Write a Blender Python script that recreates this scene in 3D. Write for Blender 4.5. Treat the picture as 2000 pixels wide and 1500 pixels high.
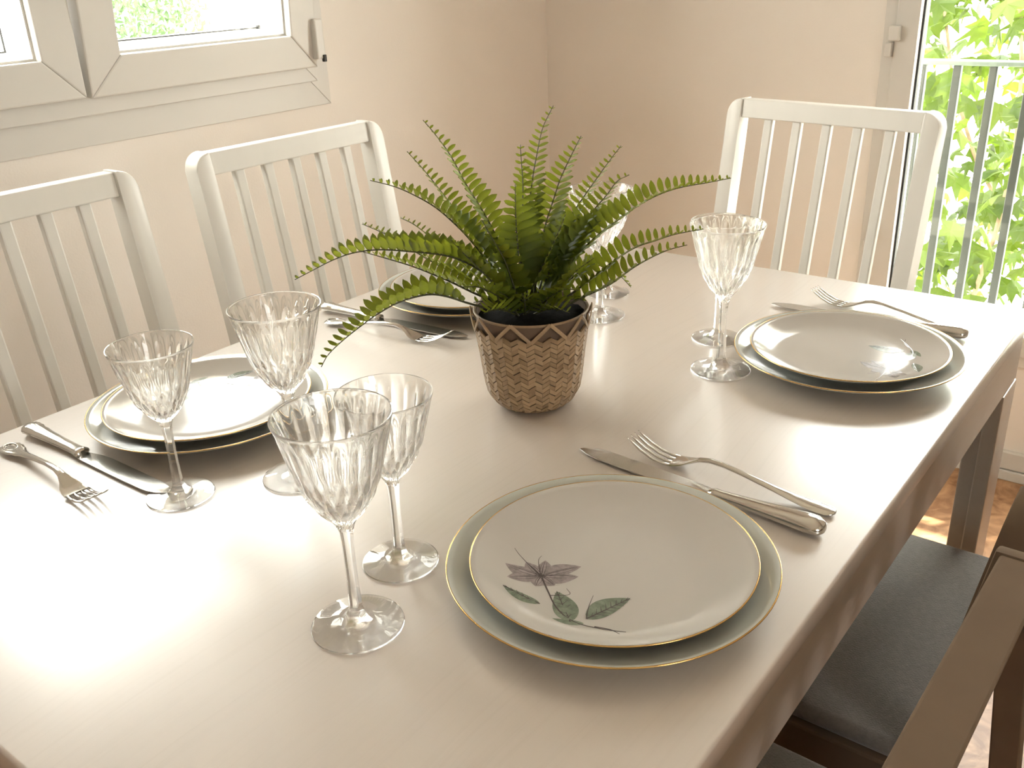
import bpy, bmesh, math, random
from math import sin, cos, pi, radians, sqrt, atan2, hypot
from mathutils import Vector, Matrix

for o in list(bpy.data.objects):
    bpy.data.objects.remove(o, do_unlink=True)
S = bpy.context.scene
COL = S.collection

# ---------------------------------------------------------------- camera, world, sun, exposure
# world: the table's near right corner is (0, 0), +X runs along the table, +Y towards the window wall, z up
cam_d = bpy.data.cameras.new('camera'); cam = bpy.data.objects.new('camera', cam_d); COL.objects.link(cam)
cam_d.sensor_fit = 'HORIZONTAL'; cam_d.sensor_width = 36.0; cam_d.lens = 36.0 * 1854.66 / 2000.0
cam_d.clip_start = 0.02; cam_d.clip_end = 300
cam.matrix_world = Matrix(((0.60616, 0.34497, -0.71663, -0.1535),
                           (-0.79433, 0.21721, -0.56732, -0.1821),
                           (-0.04005, 0.91313, 0.40568, 1.1901),
                           (0, 0, 0, 1)))
S.camera = cam
W = bpy.data.worlds.new('daylight'); S.world = W; W.use_nodes = True
bg = W.node_tree.nodes['Background']
bg.inputs['Color'].default_value = (1.0, 0.985, 0.95, 1); bg.inputs['Strength'].default_value = 26.0
sun_d = bpy.data.lights.new('sun', 'SUN'); sun_d.energy = 38.0; sun_d.angle = radians(1.0); sun_d.color = (1.0, 0.93, 0.78)
sun = bpy.data.objects.new('sun', sun_d); COL.objects.link(sun)
sun.rotation_euler = Vector((0.58, -0.38, 0.82)).to_track_quat('Z', 'Y').to_euler(); sun.location = (5, -4, 9)
def portal(name, loc, rot, sx, sy):
    d = bpy.data.lights.new(name, 'AREA'); d.shape = 'RECTANGLE'; d.size = sx; d.size_y = sy; d.cycles.is_portal = True
    o = bpy.data.objects.new(name, d); COL.objects.link(o); o.location = loc; o.rotation_euler = rot
portal('portal_window', (0.72, 1.60, 1.38), (radians(-90), 0, 0), 1.2, 0.9)
portal('portal_front', (-0.6, -2.33, 1.45), (radians(90), 0, 0), 0.75, 0.65)
portal('portal_door', (2.30, 0.12, 1.07), (0, radians(90), 0), 1.5, 0.85)
S.view_settings.view_transform = 'Standard'; S.view_settings.look = 'None'
S.view_settings.gamma = 1.0; S.view_settings.use_curve_mapping = False
S.view_settings.exposure = -0.54
S.cycles.max_bounces = 14; S.cycles.diffuse_bounces = 6; S.cycles.glossy_bounces = 6
S.cycles.transmission_bounces = 14; S.cycles.transparent_max_bounces = 16
S.cycles.use_denoising = True; S.cycles.sample_clamp_indirect = 60.0

# ---------------------------------------------------------------- materials
def mat(name):
    m = bpy.data.materials.new(name); m.use_nodes = True
    nt = m.node_tree; b = nt.nodes['Principled BSDF']
    return m, nt, b
def node(nt, t, **kw):
    n = nt.nodes.new(t)
    for k, v in kw.items():
        if k in n.inputs.keys(): n.inputs[k].default_value = v
        else: setattr(n, k, v)
    return n
def simple(name, col, rough=0.5, metal=0.0, var=0.0, scale=20.0, bump=0.0, bscale=None, stretch=None, spec=0.5, sheen=0):
    m, nt, b = mat(name)
    b.inputs['Roughness'].default_value = rough; b.inputs['Metallic'].default_value = metal
    b.inputs['Specular IOR Level'].default_value = spec
    if sheen: b.inputs['Sheen Weight'].default_value = sheen
    b.inputs['Base Color'].default_value = (*col, 1)
    tc = node(nt, 'ShaderNodeTexCoord'); mp = node(nt, 'ShaderNodeMapping')
    nt.links.new(tc.outputs['Object'], mp.inputs['Vector'])
    if stretch: mp.inputs['Scale'].default_value = stretch
    if var:
        n = node(nt, 'ShaderNodeTexNoise', Scale=scale, Detail=5.0)
        nt.links.new(mp.outputs[0], n.inputs['Vector'])
        r = node(nt, 'ShaderNodeValToRGB')
        r.color_ramp.elements[0].position = 0.3; r.color_ramp.elements[1].position = 0.7
        r.color_ramp.elements[0].color = (*[c * (1 - var) for c in col], 1)
        r.color_ramp.elements[1].color = (*[min(1, c * (1 + var)) for c in col], 1)
        nt.links.new(n.outputs['Fac'], r.inputs['Fac']); nt.links.new(r.outputs[0], b.inputs['Base Color'])
    if bump:
        n2 = node(nt, 'ShaderNodeTexNoise', Scale=bscale or scale, Detail=4.0)
        nt.links.new(mp.outputs[0], n2.inputs['Vector'])
        bp = node(nt, 'ShaderNodeBump', Strength=bump, Distance=0.002)
        nt.links.new(n2.outputs['Fac'], bp.inputs['Height']); nt.links.new(bp.outputs[0], b.inputs['Normal'])
    return m
M = {}
M['wall'] = simple('wall_paint', (0.78, 0.735, 0.68), 0.75, var=0.015, scale=3, bump=0.15, bscale=260)
M['ceiling'] = simple('ceiling_paint', (0.85, 0.82, 0.77), 0.9, bump=0.1, bscale=120)
M['pvc'] = simple('window_plastic', (0.61, 0.59, 0.55), 0.35, var=0.01, scale=8)
M['gasket'] = simple('rubber_gasket', (0.03, 0.03, 0.03), 0.6)
M['chair'] = simple('chair_lacquer', (0.68, 0.66, 0.61), 0.38, var=0.02, scale=30, bump=0.06, bscale=60, stretch=(1, 1, 0.1))
M['taupe'] = simple('low_chair_brown', (0.15, 0.105, 0.07), 0.85, var=0.06, scale=20, spec=0.12)  # even dark brown for the low chairs, toned to suit their top rail
M['cushion'] = simple('cushion_fabric', (0.16, 0.148, 0.135), 0.85, var=0.12, scale=180, bump=0.5, bscale=500, sheen=0.4)
M['porcelain'] = simple('porcelain', (0.47, 0.445, 0.41), 0.12, var=0.01, scale=15)
M['porcelain_under'] = simple('porcelain_grey_green', (0.48, 0.495, 0.455), 0.12, var=0.01, scale=15)
for k_ in ('porcelain', 'porcelain_under'): M[k_].node_tree.nodes['Principled BSDF'].inputs['IOR'].default_value = 1.7
M['gold'] = simple('gold_band', (0.66, 0.44, 0.18), 0.22, 1.0)
M['steel'] = simple('polished_steel', (0.62, 0.60, 0.56), 0.13, 1.0, bump=0.03, bscale=80)
M['steel_blade'] = simple('brushed_blade_steel', (0.60, 0.59, 0.57), 0.20, 1.0, bump=0.05, bscale=300, stretch=(1, 12, 1))
M['print_mauve'] = simple('print_mauve', (0.27, 0.235, 0.23), 0.2, var=0.25, scale=220)
M['print_green'] = simple('print_green', (0.17, 0.20, 0.15), 0.2, var=0.25, scale=220)
M['print_line'] = simple('print_line', (0.09, 0.075, 0.075), 0.2)
M['soil'] = simple('dark_potting_soil', (0.010, 0.009, 0.008), 1.0, spec=0.1, var=0.3, scale=90, bump=0.8, bscale=150)
M['liner'] = simple('pot_liner_brown', (0.13, 0.085, 0.055), 0.6, var=0.15, scale=30)
M['railing'] = simple('railing_paint', (0.045, 0.055, 0.05), 0.45, var=0.05, scale=30)
M['ground'] = simple('garden_paving', (0.75, 0.72, 0.66), 0.9, var=0.1, scale=2)
M['bark'] = simple('vine_bark', (0.30, 0.22, 0.14), 0.9, var=0.25, scale=25, bump=0.5)

def table_mat():
    m, nt, b = mat('white_stained_wood')
    tc = node(nt, 'ShaderNodeTexCoord'); mp = node(nt, 'ShaderNodeMapping'); mp.inputs['Scale'].default_value = (1.3, 70, 70)
    nt.links.new(tc.outputs['Object'], mp.inputs['Vector'])
    wob = node(nt, 'ShaderNodeTexNoise', Scale=2.5, Detail=2.0)
    nt.links.new(tc.outputs['Object'], wob.inputs['Vector'])
    mx = node(nt, 'ShaderNodeVectorMath', operation='MULTIPLY_ADD'); mx.inputs[1].default_value = (0, 5, 0)
    nt.links.new(wob.outputs['Color'], mx.inputs[0]); nt.links.new(mp.outputs[0], mx.inputs[2])
    n = node(nt, 'ShaderNodeTexNoise', Scale=3.2, Detail=6.0, Roughness=0.6)
    nt.links.new(mx.outputs[0], n.inputs['Vector'])
    r = node(nt, 'ShaderNodeValToRGB')
    e = r.color_ramp.elements
    e[0].position = 0.34; e[0].color = (0.46, 0.395, 0.335, 1); e[1].position = 0.50; e[1].color = (0.48, 0.415, 0.355, 1)
    nt.links.new(n.outputs['Fac'], r.inputs['Fac']); nt.links.new(r.outputs[0], b.inputs['Base Color'])
    bp = node(nt, 'ShaderNodeBump', Strength=0.16, Distance=0.0006)
    nt.links.new(n.outputs['Fac'], bp.inputs['Height']); nt.links.new(bp.outputs[0], b.inputs['Normal'])
    b.inputs['Roughness'].default_value = 0.50; b.inputs['Coat Weight'].default_value = 1.0; b.inputs['Coat Roughness'].default_value = 0.22; b.inputs['Coat IOR'].default_value = 1.6; b.inputs['Specular IOR Level'].default_value = 0.95; b.inputs['IOR'].default_value = 2.1
    return m
M['table'] = table_mat()

def floor_mat():
    m, nt, b = mat('orange_brown_floor')
    tc = node(nt, 'ShaderNodeTexCoord')
    n = node(nt, 'ShaderNodeTexNoise', Scale=14.0, Detail=6.0, Distortion=2.2)
    nt.links.new(tc.outputs['Object'], n.inputs['Vector'])
    r = node(nt, 'ShaderNodeValToRGB'); e = r.color_ramp.elements
    e[0].position = 0.36; e[0].color = (0.26, 0.125, 0.055, 1); e[1].position = 0.66; e[1].color = (0.50, 0.29, 0.15, 1)
    nt.links.new(n.outputs['Fac'], r.inputs['Fac']); nt.links.new(r.outputs[0], b.inputs['Base Color'])
    b.inputs['Roughness'].default_value = 0.4
    return m
M['floor'] = floor_mat()

def crystal_mat():
    m, nt, b = mat('clear_crystal')
    b.inputs['Base Color'].default_value = (0.995, 0.995, 0.985, 1)
    b.inputs['Roughness'].default_value = 0.0; b.inputs['IOR'].default_value = 1.45
    b.inputs['Transmission Weight'].default_value = 1.0
    t = node(nt, 'ShaderNodeBsdfTransparent'); mx = node(nt, 'ShaderNodeMixShader'); mx.inputs[0].default_value = 0.18
    nt.links.new(b.outputs[0], mx.inputs[1]); nt.links.new(t.outputs[0], mx.inputs[2]); nt.links.new(mx.outputs[0], nt.nodes['Material Output'].inputs['Surface'])
    return m
M['crystal'] = crystal_mat()

def pane_mat():
    m, nt, b = mat('window_glass')
    nt.nodes.remove(b); out = nt.nodes['Material Output']
    t = node(nt, 'ShaderNodeBsdfTransparent'); t.inputs['Color'].default_value = (0.97, 0.985, 0.97, 1)
    g = node(nt, 'ShaderNodeBsdfGlossy', Roughness=0.0)
    lw = node(nt, 'ShaderNodeLayerWeight', Blend=0.5); pw = node(nt, 'ShaderNodeMath', operation='POWER'); pw.inputs[1].default_value = 5.0
    f = node(nt, 'ShaderNodeMath', operation='MULTIPLY_ADD'); f.inputs[1].default_value = 0.9; f.inputs[2].default_value = 0.03; mx = node(nt, 'ShaderNodeMixShader')
    nt.links.new(lw.outputs['Facing'], pw.inputs[0]); nt.links.new(pw.outputs[0], f.inputs[0])
    nt.links.new(f.outputs[0], mx.inputs[0]); nt.links.new(t.outputs[0], mx.inputs[1]); nt.links.new(g.outputs[0], mx.inputs[2])
    nt.links.new(mx.outputs[0], out.inputs['Surface'])
    return m
M['pane'] = pane_mat()

def leaf_mat(name, c1, c2, trans, tmix=0.45, rough=0.45):
    m, nt, b = mat(name); out = nt.nodes['Material Output']
    oi = node(nt, 'ShaderNodeObjectInfo'); tc = node(nt, 'ShaderNodeTexCoord')
    n = node(nt, 'ShaderNodeTexNoise', Scale=9.0, Detail=3.0); nt.links.new(tc.outputs['Object'], n.inputs['Vector'])
    ad = node(nt, 'ShaderNodeMath', operation='ADD'); nt.links.new(oi.outputs['Random'], ad.inputs[0]); nt.links.new(n.outputs['Fac'], ad.inputs[1])
    ml = node(nt, 'ShaderNodeMath', operation='MULTIPLY'); nt.links.new(ad.outputs[0], ml.inputs[0]); ml.inputs[1].default_value = 0.6
    r = node(nt, 'ShaderNodeValToRGB'); e = r.color_ramp.elements
    e[0].position = 0.15; e[0].color = (*c1, 1); e[1].position = 0.85; e[1].color = (*c2, 1)
    nt.links.new(ml.outputs[0], r.inputs['Fac']); nt.links.new(r.outputs[0], b.inputs['Base Color'])
    b.inputs['Roughness'].default_value = rough
    tr = node(nt, 'ShaderNodeBsdfTranslucent'); tr.inputs['Color'].default_value = (*trans, 1)
    mx = node(nt, 'ShaderNodeMixShader'); mx.inputs[0].default_value = tmix
    nt.links.new(b.outputs[0], mx.inputs[1]); nt.links.new(tr.outputs[0], mx.inputs[2]); nt.links.new(mx.outputs[0], out.inputs['Surface'])
    return m
M['fern'] = leaf_mat('fern_green', (0.018, 0.042, 0.006), (0.075, 0.115, 0.016), (0.30, 0.33, 0.022), 0.46)
M['rachis'] = simple('fern_stalk', (0.05, 0.05, 0.015), 0.5, var=0.2, scale=60)
M['vine'] = leaf_mat('vine_leaf_green', (0.014, 0.045, 0.004), (0.07, 0.10, 0.008), (0.095, 0.15, 0.011), 0.5)
M['hedge'] = leaf_mat('hedge_green', (0.05, 0.09, 0.04), (0.10, 0.15, 0.07), (0.11, 0.18, 0.07), 0.4)

def cane_mat():
    m, nt, b = mat('woven_cane')
    oi = node(nt, 'ShaderNodeObjectInfo'); tc = node(nt, 'ShaderNodeTexCoord')
    n = node(nt, 'ShaderNodeTexNoise', Scale=70.0, Detail=4.0); nt.links.new(tc.outputs['Object'], n.inputs['Vector'])
    ad = node(nt, 'ShaderNodeMath', operation='MULTIPLY_ADD'); nt.links.new(oi.outputs['Random'], ad.inputs[0]); ad.inputs[1].default_value = 0.55
    nt.links.new(n.outputs['Fac'], ad.inputs[2])
    r = node(nt, 'ShaderNodeValToRGB'); e = r.color_ramp.elements
    e[0].position = 0.35; e[0].color = (0.19, 0.118, 0.060, 1); e[1].position = 1.0; e[1].color = (0.37, 0.255, 0.145, 1)
    nt.links.new(ad.outputs[0], r.inputs['Fac']); nt.links.new(r.outputs[0], b.inputs['Base Color'])
    b.inputs['Roughness'].default_value = 0.5
    return m
M['cane'] = cane_mat()

# ---------------------------------------------------------------- helpers
def link(name, data, parent=None, loc=None):
    o = bpy.data.objects.new(name, data); COL.objects.link(o)
    if parent: o.parent = parent
    if loc: o.location = loc
    return o
def mesh_obj(name, bm, m, parent=None, smooth=False, loc=None):
    bmesh.ops.recalc_face_normals(bm, faces=bm.faces)
    me = bpy.data.meshes.new(name); bm.to_mesh(me); bm.free()
    me.materials.append(M[m] if isinstance(m, str) else m)
    if smooth: me.polygons.foreach_set('use_smooth', [True] * len(me.polygons))
    return link(name, me, parent, loc)
def smooth_angle(o, deg=35):
    me = o.data; me.polygons.foreach_set('use_smooth', [True] * len(me.polygons))
    bm = bmesh.new(); bm.from_mesh(me)
    for e in bm.edges:
        if len(e.link_faces) == 2 and e.calc_face_angle(0) > radians(deg): e.smooth = False
    bm.to_mesh(me); bm.free()
    return o
def thing(name, label, cat, loc=(0, 0, 0), rz=0.0, group=None):
    o = bpy.data.objects.new(name, None); COL.objects.link(o)
    o.location = loc; o.rotation_euler = (0, 0, rz); o.empty_display_size = 0.05
    o['label'] = label; o['category'] = cat
    if group: o['group'] = group
    return o
def structure(o): o['kind'] = 'structure'; return o
def box(bm, x0, x1, y0, y1, z0, z1, bev=0.0, seg=2):
    vs = [bm.verts.new((x, y, z)) for x in (x0, x1) for y in (y0, y1) for z in (z0, z1)]
    q = [(0, 1, 3, 2), (4, 6, 7, 5), (0, 4, 5, 1), (2, 3, 7, 6), (0, 2, 6, 4), (1, 5, 7, 3)]
    fs = [bm.faces.new([vs[i] for i in f]) for f in q]
    if bev:
        es = list({e for f in fs for e in f.edges})
        bmesh.ops.bevel(bm, geom=es, offset=bev, segments=seg, profile=0.5, affect='EDGES')
    return bm
def prism(bm, pts, a, b, axis='y', bev=0.0):
    """closed outline pts (u, v) extruded from a to b along axis; (u, v) are the two other axes in order"""
    def mk(u, v, w): return {'x': (w, u, v), 'y': (u, w, v), 'z': (u, v, w)}[axis]
    A = [bm.verts.new(mk(u, v, a)) for u, v in pts]; B = [bm.verts.new(mk(u, v, b)) for u, v in pts]
    fa = bm.faces.new(A); fb = bm.faces.new(B[::-1]); n = len(pts)
    for i in range(n): bm.faces.new((A[i], B[i], B[(i + 1) % n], A[(i + 1) % n]))
    if bev:
        bmesh.ops.bevel(bm, geom=list(set(fa.edges) | set(fb.edges)), offset=bev, segments=2, profile=0.5, affect='EDGES')
    return bm
def lathe(bm, prof, seg=64, closed=False, rf=None):
    rings = []
    for (r, z) in prof:
        if r < 1e-6: rings.append([bm.verts.new((0, 0, z))]); continue
        rings.append([bm.verts.new(((rf(r, z, 2 * pi * k / seg) if rf else r) * cos(2 * pi * k / seg),
                                    (rf(r, z, 2 * pi * k / seg) if rf else r) * sin(2 * pi * k / seg), z)) for k in range(seg)])
    pairs = list(zip(rings, rings[1:])) + ([(rings[-1], rings[0])] if closed else [])
    for a, b in pairs:
        for k in range(seg):
            k2 = (k + 1) % seg
            if len(a) == 1 and len(b) == 1: continue
            if len(a) == 1: bm.faces.new((a[0], b[k2], b[k]))
            elif len(b) == 1: bm.faces.new((a[k], a[k2], b[0]))
            else: bm.faces.new((a[k], a[k2], b[k2], b[k]))
    return bm
def frames(pts):
    out = []; up = Vector((0, 0, 1))
    for i, q in enumerate(pts):
        t = (pts[min(i + 1, len(pts) - 1)] - pts[max(i - 1, 0)]).normalized()
        s = t.cross(up)
        if s.length < 1e-4: s = Vector((1, 0, 0))
        s.normalize(); out.append((t, s, s.cross(t)))
    return out
def sweep(bm, pts, sizes, seg=8, caps=True):
    """elliptic tube: sizes are (half width, half thickness) or a radius"""
    pts = [Vector(q) for q in pts]; fr = frames(pts); rings = []
    for q, (t, s, n), sz in zip(pts, fr, sizes):
        a, b = sz if isinstance(sz, tuple) else (sz, sz)
        rings.append([bm.verts.new(q + s * a * cos(2 * pi * k / seg) + n * b * sin(2 * pi * k / seg)) for k in range(seg)])
    for A, B in zip(rings, rings[1:]):
        for k in range(seg): bm.faces.new((A[k], A[(k + 1) % seg], B[(k + 1) % seg], B[k]))
    if caps: bm.faces.new(rings[0][::-1]); bm.faces.new(rings[-1])
    return bm
def resample(pts, n):
    """Catmull-Rom through pts, n+1 points evenly along"""
    P = [Vector(q) for q in pts]; P = [2 * P[0] - P[1]] + P + [2 * P[-1] - P[-2]]; out = []
    for i in range(1, len(P) - 2):
        for k in range(12):
            t = k / 12.0
            out.append(0.5 * ((2 * P[i]) + (P[i + 1] - P[i - 1]) * t + (2 * P[i - 1] - 5 * P[i] + 4 * P[i + 1] - P[i + 2]) * t * t
                              + (-P[i - 1] + 3 * P[i] - 3 * P[i + 1] + P[i + 2]) * t ** 3))
    out.append(P[-2])
    s = [0]
    for a, b in zip(out, out[1:]): s.append(s[-1] + (b - a).length)
    res = []; j = 0
    for k in range(n + 1):
        d = s[-1] * k / n
        while j < len(s) - 2 and s[j + 1] < d: j += 1
        f = (d - s[j]) / max(1e-9, s[j + 1] - s[j]); res.append(out[j].lerp(out[j + 1], min(1, max(0, f))))
    return res, s[-1]
def copy_tree(o, parent=None):
    c = o.copy(); COL.objects.link(c); c.parent = parent
    for ch in list(o.children): copy_tree(ch, c)
    return c
FRONDS = [
    (0.0125, [(-0.009,-0.002,0.117), (0.018,0.017,0.157), (0.044,0.032,0.194), (0.068,0.043,0.226), (0.087,0.050,0.249), (0.107,0.056,0.273), (0.128,0.056,0.294)]),
    (0.015, [(-0.017,0.008,0.118), (-0.006,0.025,0.151), (0.000,0.043,0.180), (0.003,0.062,0.204), (0.004,0.083,0.229), (0.007,0.104,0.256), (0.007,0.124,0.277), (0.006,0.139,0.291)]),
    (0.013, [(-0.018,0.009,0.117), (-0.008,0.033,0.145), (-0.003,0.063,0.172), (-0.000,0.092,0.196), (0.003,0.115,0.215), (0.005,0.141,0.237), (0.006,0.166,0.256)]),
    (0.016, [(-0.021,0.014,0.118), (-0.020,0.041,0.158), (-0.023,0.060,0.180), (-0.027,0.077,0.196), (-0.033,0.095,0.211), (-0.042,0.114,0.223), (-0.051,0.133,0.232), (-0.064,0.155,0.239)]),
    (0.012, [(-0.024,0.016,0.117), (-0.021,0.062,0.133), (-0.022,0.111,0.145), (-0.021,0.155,0.159), (-0.021,0.175,0.166), (-0.022,0.196,0.171), (-0.024,0.217,0.176)]),
    (0.01, [(-0.021,0.015,0.119), (-0.010,0.064,0.135), (0.001,0.115,0.153), (0.008,0.151,0.167), (0.011,0.172,0.174), (0.012,0.191,0.178)]),
    (0.02, [(-0.018,0.007,0.113), (-0.022,0.020,0.133), (-0.031,0.039,0.150), (-0.042,0.056,0.162), (-0.055,0.072,0.169), (-0.075,0.096,0.174), (-0.096,0.118,0.178), (-0.115,0.136,0.177), (-0.132,0.149,0.172), (-0.150,0.161,0.164), (-0.166,0.171,0.157)]),
    (0.0175, [(-0.033,0.023,0.111), (-0.052,0.041,0.121), (-0.069,0.057,0.131), (-0.085,0.069,0.135), (-0.109,0.083,0.132), (-0.130,0.092,0.125), (-0.152,0.100,0.115), (-0.172,0.106,0.105), (-0.188,0.109,0.096), (-0.198,0.109,0.087)]),
    (0.014, [(-0.025,0.016,0.115), (-0.034,0.045,0.125), (-0.042,0.072,0.136), (-0.049,0.094,0.144), (-0.056,0.116,0.151), (-0.066,0.143,0.158), (-0.077,0.170,0.165)]),
    (0.013, [(-0.011,0.001,0.118), (0.006,0.015,0.161), (0.021,0.023,0.194), (0.036,0.032,0.228), (0.044,0.039,0.247), (0.051,0.045,0.265)]),
    (0.019, [(-0.014,-0.001,0.110), (-0.013,0.003,0.129), (-0.009,0.006,0.155), (-0.006,0.010,0.180), (-0.003,0.013,0.206), (0.002,0.016,0.236)]),
    (0.016, [(-0.005,-0.007,0.117), (0.029,0.007,0.161), (0.048,0.013,0.184), (0.065,0.016,0.202), (0.086,0.019,0.225), (0.107,0.019,0.246), (0.127,0.019,0.264)]),
    (0.011, [(-0.004,-0.009,0.117), (0.039,0.001,0.154), (0.078,0.004,0.183), (0.107,0.003,0.203), (0.131,0.002,0.218), (0.155,0.000,0.234), (0.176,-0.002,0.247)]),
    (0.016, [(-0.003,-0.011,0.115), (0.037,-0.007,0.153), (0.065,-0.011,0.174), (0.095,-0.018,0.194), (0.114,-0.022,0.206), (0.130,-0.025,0.218), (0.144,-0.032,0.223)]),
    (0.017, [(-0.002,-0.014,0.114), (0.022,-0.020,0.140), (0.045,-0.031,0.160), (0.072,-0.045,0.180), (0.090,-0.056,0.191), (0.107,-0.067,0.202), (0.126,-0.081,0.211), (0.143,-0.096,0.216), (0.165,-0.117,0.219), (0.182,-0.134,0.222)]),
    (0.014, [(0.006,-0.025,0.112), (0.041,-0.046,0.133), (0.068,-0.060,0.150), (0.088,-0.073,0.161), (0.106,-0.087,0.166), (0.123,-0.102,0.171), (0.146,-0.123,0.174)]),
    (0.014, [(0.006,-0.028,0.108), (0.024,-0.051,0.122), (0.033,-0.064,0.129), (0.043,-0.076,0.137), (0.054,-0.090,0.150), (0.066,-0.104,0.160), (0.076,-0.119,0.168), (0.086,-0.135,0.173)]),
    (0.013, [(0.004,-0.020,0.115), (0.044,-0.025,0.134), (0.072,-0.036,0.140), (0.089,-0.048,0.131), (0.097,-0.054,0.121), (0.103,-0.060,0.111)]),
    (0.01, [(-0.019,-0.002,0.099), (-0.025,-0.001,0.109), (-0.031,-0.001,0.119), (-0.038,-0.001,0.130), (-0.049,0.002,0.139)]),
    (0.01, [(-0.019,-0.003,0.099), (-0.018,-0.004,0.106), (-0.016,-0.008,0.115), (-0.013,-0.016,0.125), (-0.009,-0.026,0.134)]),
    (0.018, [(-0.005,-0.009,0.115), (0.034,-0.016,0.147), (0.060,-0.021,0.169), (0.084,-0.028,0.185), (0.108,-0.039,0.199)]),
    (0.018, [(-0.018,0.005,0.112), (-0.030,0.017,0.134), (-0.043,0.029,0.155), (-0.055,0.041,0.175), (-0.064,0.049,0.190)]),
    (0.018, [(-0.006,-0.010,0.110), (0.004,-0.036,0.135), (0.010,-0.051,0.153), (0.016,-0.069,0.168)]),
    (0.017, [(-0.016,0.002,0.112), (-0.021,0.005,0.136), (-0.028,0.010,0.165), (-0.038,0.017,0.190), (-0.046,0.022,0.209)]),
    (0.018, [(-0.011,-0.004,0.113), (-0.003,-0.009,0.139), (0.008,-0.018,0.165), (0.016,-0.026,0.188), (0.022,-0.031,0.206)]),
    (0.016, [(-0.017,0.002,0.108), (-0.028,0.006,0.119), (-0.045,0.012,0.134), (-0.062,0.018,0.145), (-0.080,0.022,0.150)]),
    (0.016, [(-0.013,-0.005,0.107), (-0.012,-0.018,0.118), (-0.011,-0.034,0.130), (-0.011,-0.052,0.140), (-0.012,-0.069,0.142)]),
    (0.016, [(-0.020,0.007,0.111), (-0.027,0.021,0.118), (-0.034,0.032,0.120), (-0.043,0.042,0.119)]),
    (0.015, [(-0.020,0.003,0.105), (-0.041,0.003,0.117), (-0.058,0.002,0.123), (-0.076,0.001,0.125)]),
    (0.016, [(-0.003,-0.015,0.110), (0.011,-0.028,0.116), (0.021,-0.040,0.118), (0.029,-0.051,0.116)]),
    (0.015, [(-0.010,-0.010,0.105), (-0.014,-0.029,0.115), (-0.019,-0.048,0.121), (-0.025,-0.066,0.122)]),
    (0.016, [(-0.017,0.005,0.114), (-0.009,0.018,0.117), (0.007,0.046,0.122), (0.019,0.074,0.125)]),
    (0.016, [(-0.007,-0.008,0.113), (0.015,-0.005,0.117), (0.051,-0.003,0.120), (0.078,-0.002,0.124)]),
    (0.013, [(-0.015,-0.004,0.104), (-0.023,-0.010,0.115), (-0.033,-0.017,0.127), (-0.043,-0.023,0.139)]),
    (0.015, [(-0.015,0.000,0.110), (-0.013,0.006,0.123), (-0.013,0.014,0.133), (-0.014,0.022,0.143)]),
]

# ================================================================ the room
XW, YW, ZC = 2.147, 1.461, 2.50          # right wall plane, window wall plane, ceiling
X0, Y0 = -2.3, -2.2
TH = 0.26
H = 0.75
bm = bmesh.new(); box(bm, X0 - TH, XW + TH, Y0 - TH, YW + TH, -0.12, 0.0)
structure(mesh_obj('floor', bm, 'floor'))
bm = bmesh.new(); box(bm, X0 - TH, XW + TH, Y0 - TH, YW + TH, ZC, ZC + 0.12)
structure(mesh_obj('ceiling', bm, 'ceiling'))
# window wall: opening x .13..1.30, z .94..2.08
WX0, WX1, WZ0, WZ1 = 0.13, 1.274, 0.975, 1.78
bm = bmesh.new()
box(bm, X0 - TH, WX0, YW, YW + TH, 0, ZC); box(bm, WX1, XW + TH, YW, YW + TH, 0, ZC)
box(bm, WX0, WX1, YW, YW + TH, 0, WZ0); box(bm, WX0, WX1, YW, YW + TH, WZ1, ZC)
structure(mesh_obj('wall_left', bm, 'wall'))
# right wall with the low-silled french window: opening y -.78..+.531, z .34..2.12
DY0, DY1, DZ0, DZ1 = -0.28, 0.531, 0.290, 1.80
bm = bmesh.new()
box(bm, XW, XW + TH, DY1, YW, 0, ZC); box(bm, XW, XW + TH, Y0 - TH, DY0, 0, ZC)
box(bm, XW, XW + TH, DY0, DY1, 0, DZ0); box(bm, XW, XW + TH, DY0, DY1, DZ1, ZC)
structure(mesh_obj('wall_right', bm, 'wall'))
bm = bmesh.new(); box(bm, X0 - TH, X0, Y0 - TH, YW + TH, 0, ZC); structure(mesh_obj('wall_back', bm, 'wall'))
bm = bmesh.new()      # opening added behind the camera, out of view, to let in fill light
box(bm, X0, -0.975, Y0 - TH, Y0, 0, ZC); box(bm, -0.225, XW, Y0 - TH, Y0, 0, ZC); box(bm, -0.975, -0.225, Y0 - TH, Y0, 0, 1.125); box(bm, -0.975, -0.225, Y0 - TH, Y0, 1.775, ZC)
structure(mesh_obj('wall_front', bm, 'wall'))
bm = bmesh.new(); box(bm, XW - 0.014, XW, Y0, YW - 0.014, 0.028, 0.074, 0.003); box(bm, XW - 0.018, XW, Y0, YW - 0.018, 0.0, 0.026, 0.003)
structure(mesh_obj('baseboard_right', bm, 'pvc'))
bm = bmesh.new(); box(bm, X0, XW - 0.018, YW - 0.014, YW, 0.028, 0.074, 0.003); box(bm, X0, XW - 0.018, YW - 0.018, YW, 0.0, 0.026, 0.003)
structure(mesh_obj('baseboard_left', bm, 'pvc'))

# ---- window in the left wall
def frame_boxes(bm, ax, a0, a1, b0, b1, w, c0, c1, bev=0.003):
    """mitred rectangular frame; ax 'y' -> plane x/z, depth y ; ax 'x' -> plane y/z, depth x"""
    out = [(a0, b0), (a1, b0), (a1, b1), (a0, b1)]; inn = [(a0 + w, b0 + w), (a1 - w, b0 + w), (a1 - w, b1 - w), (a0 + w, b1 - w)]
    for i in range(4):
        j = (i + 1) % 4
        prism(bm, [out[i], out[j], inn[j], inn[i]], c0, c1, ax, bev * 0.5)
    return bm
win = structure(thing('window_1', 'x', 'x', (0, 0, 0))); del win['label']; del win['category']
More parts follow.
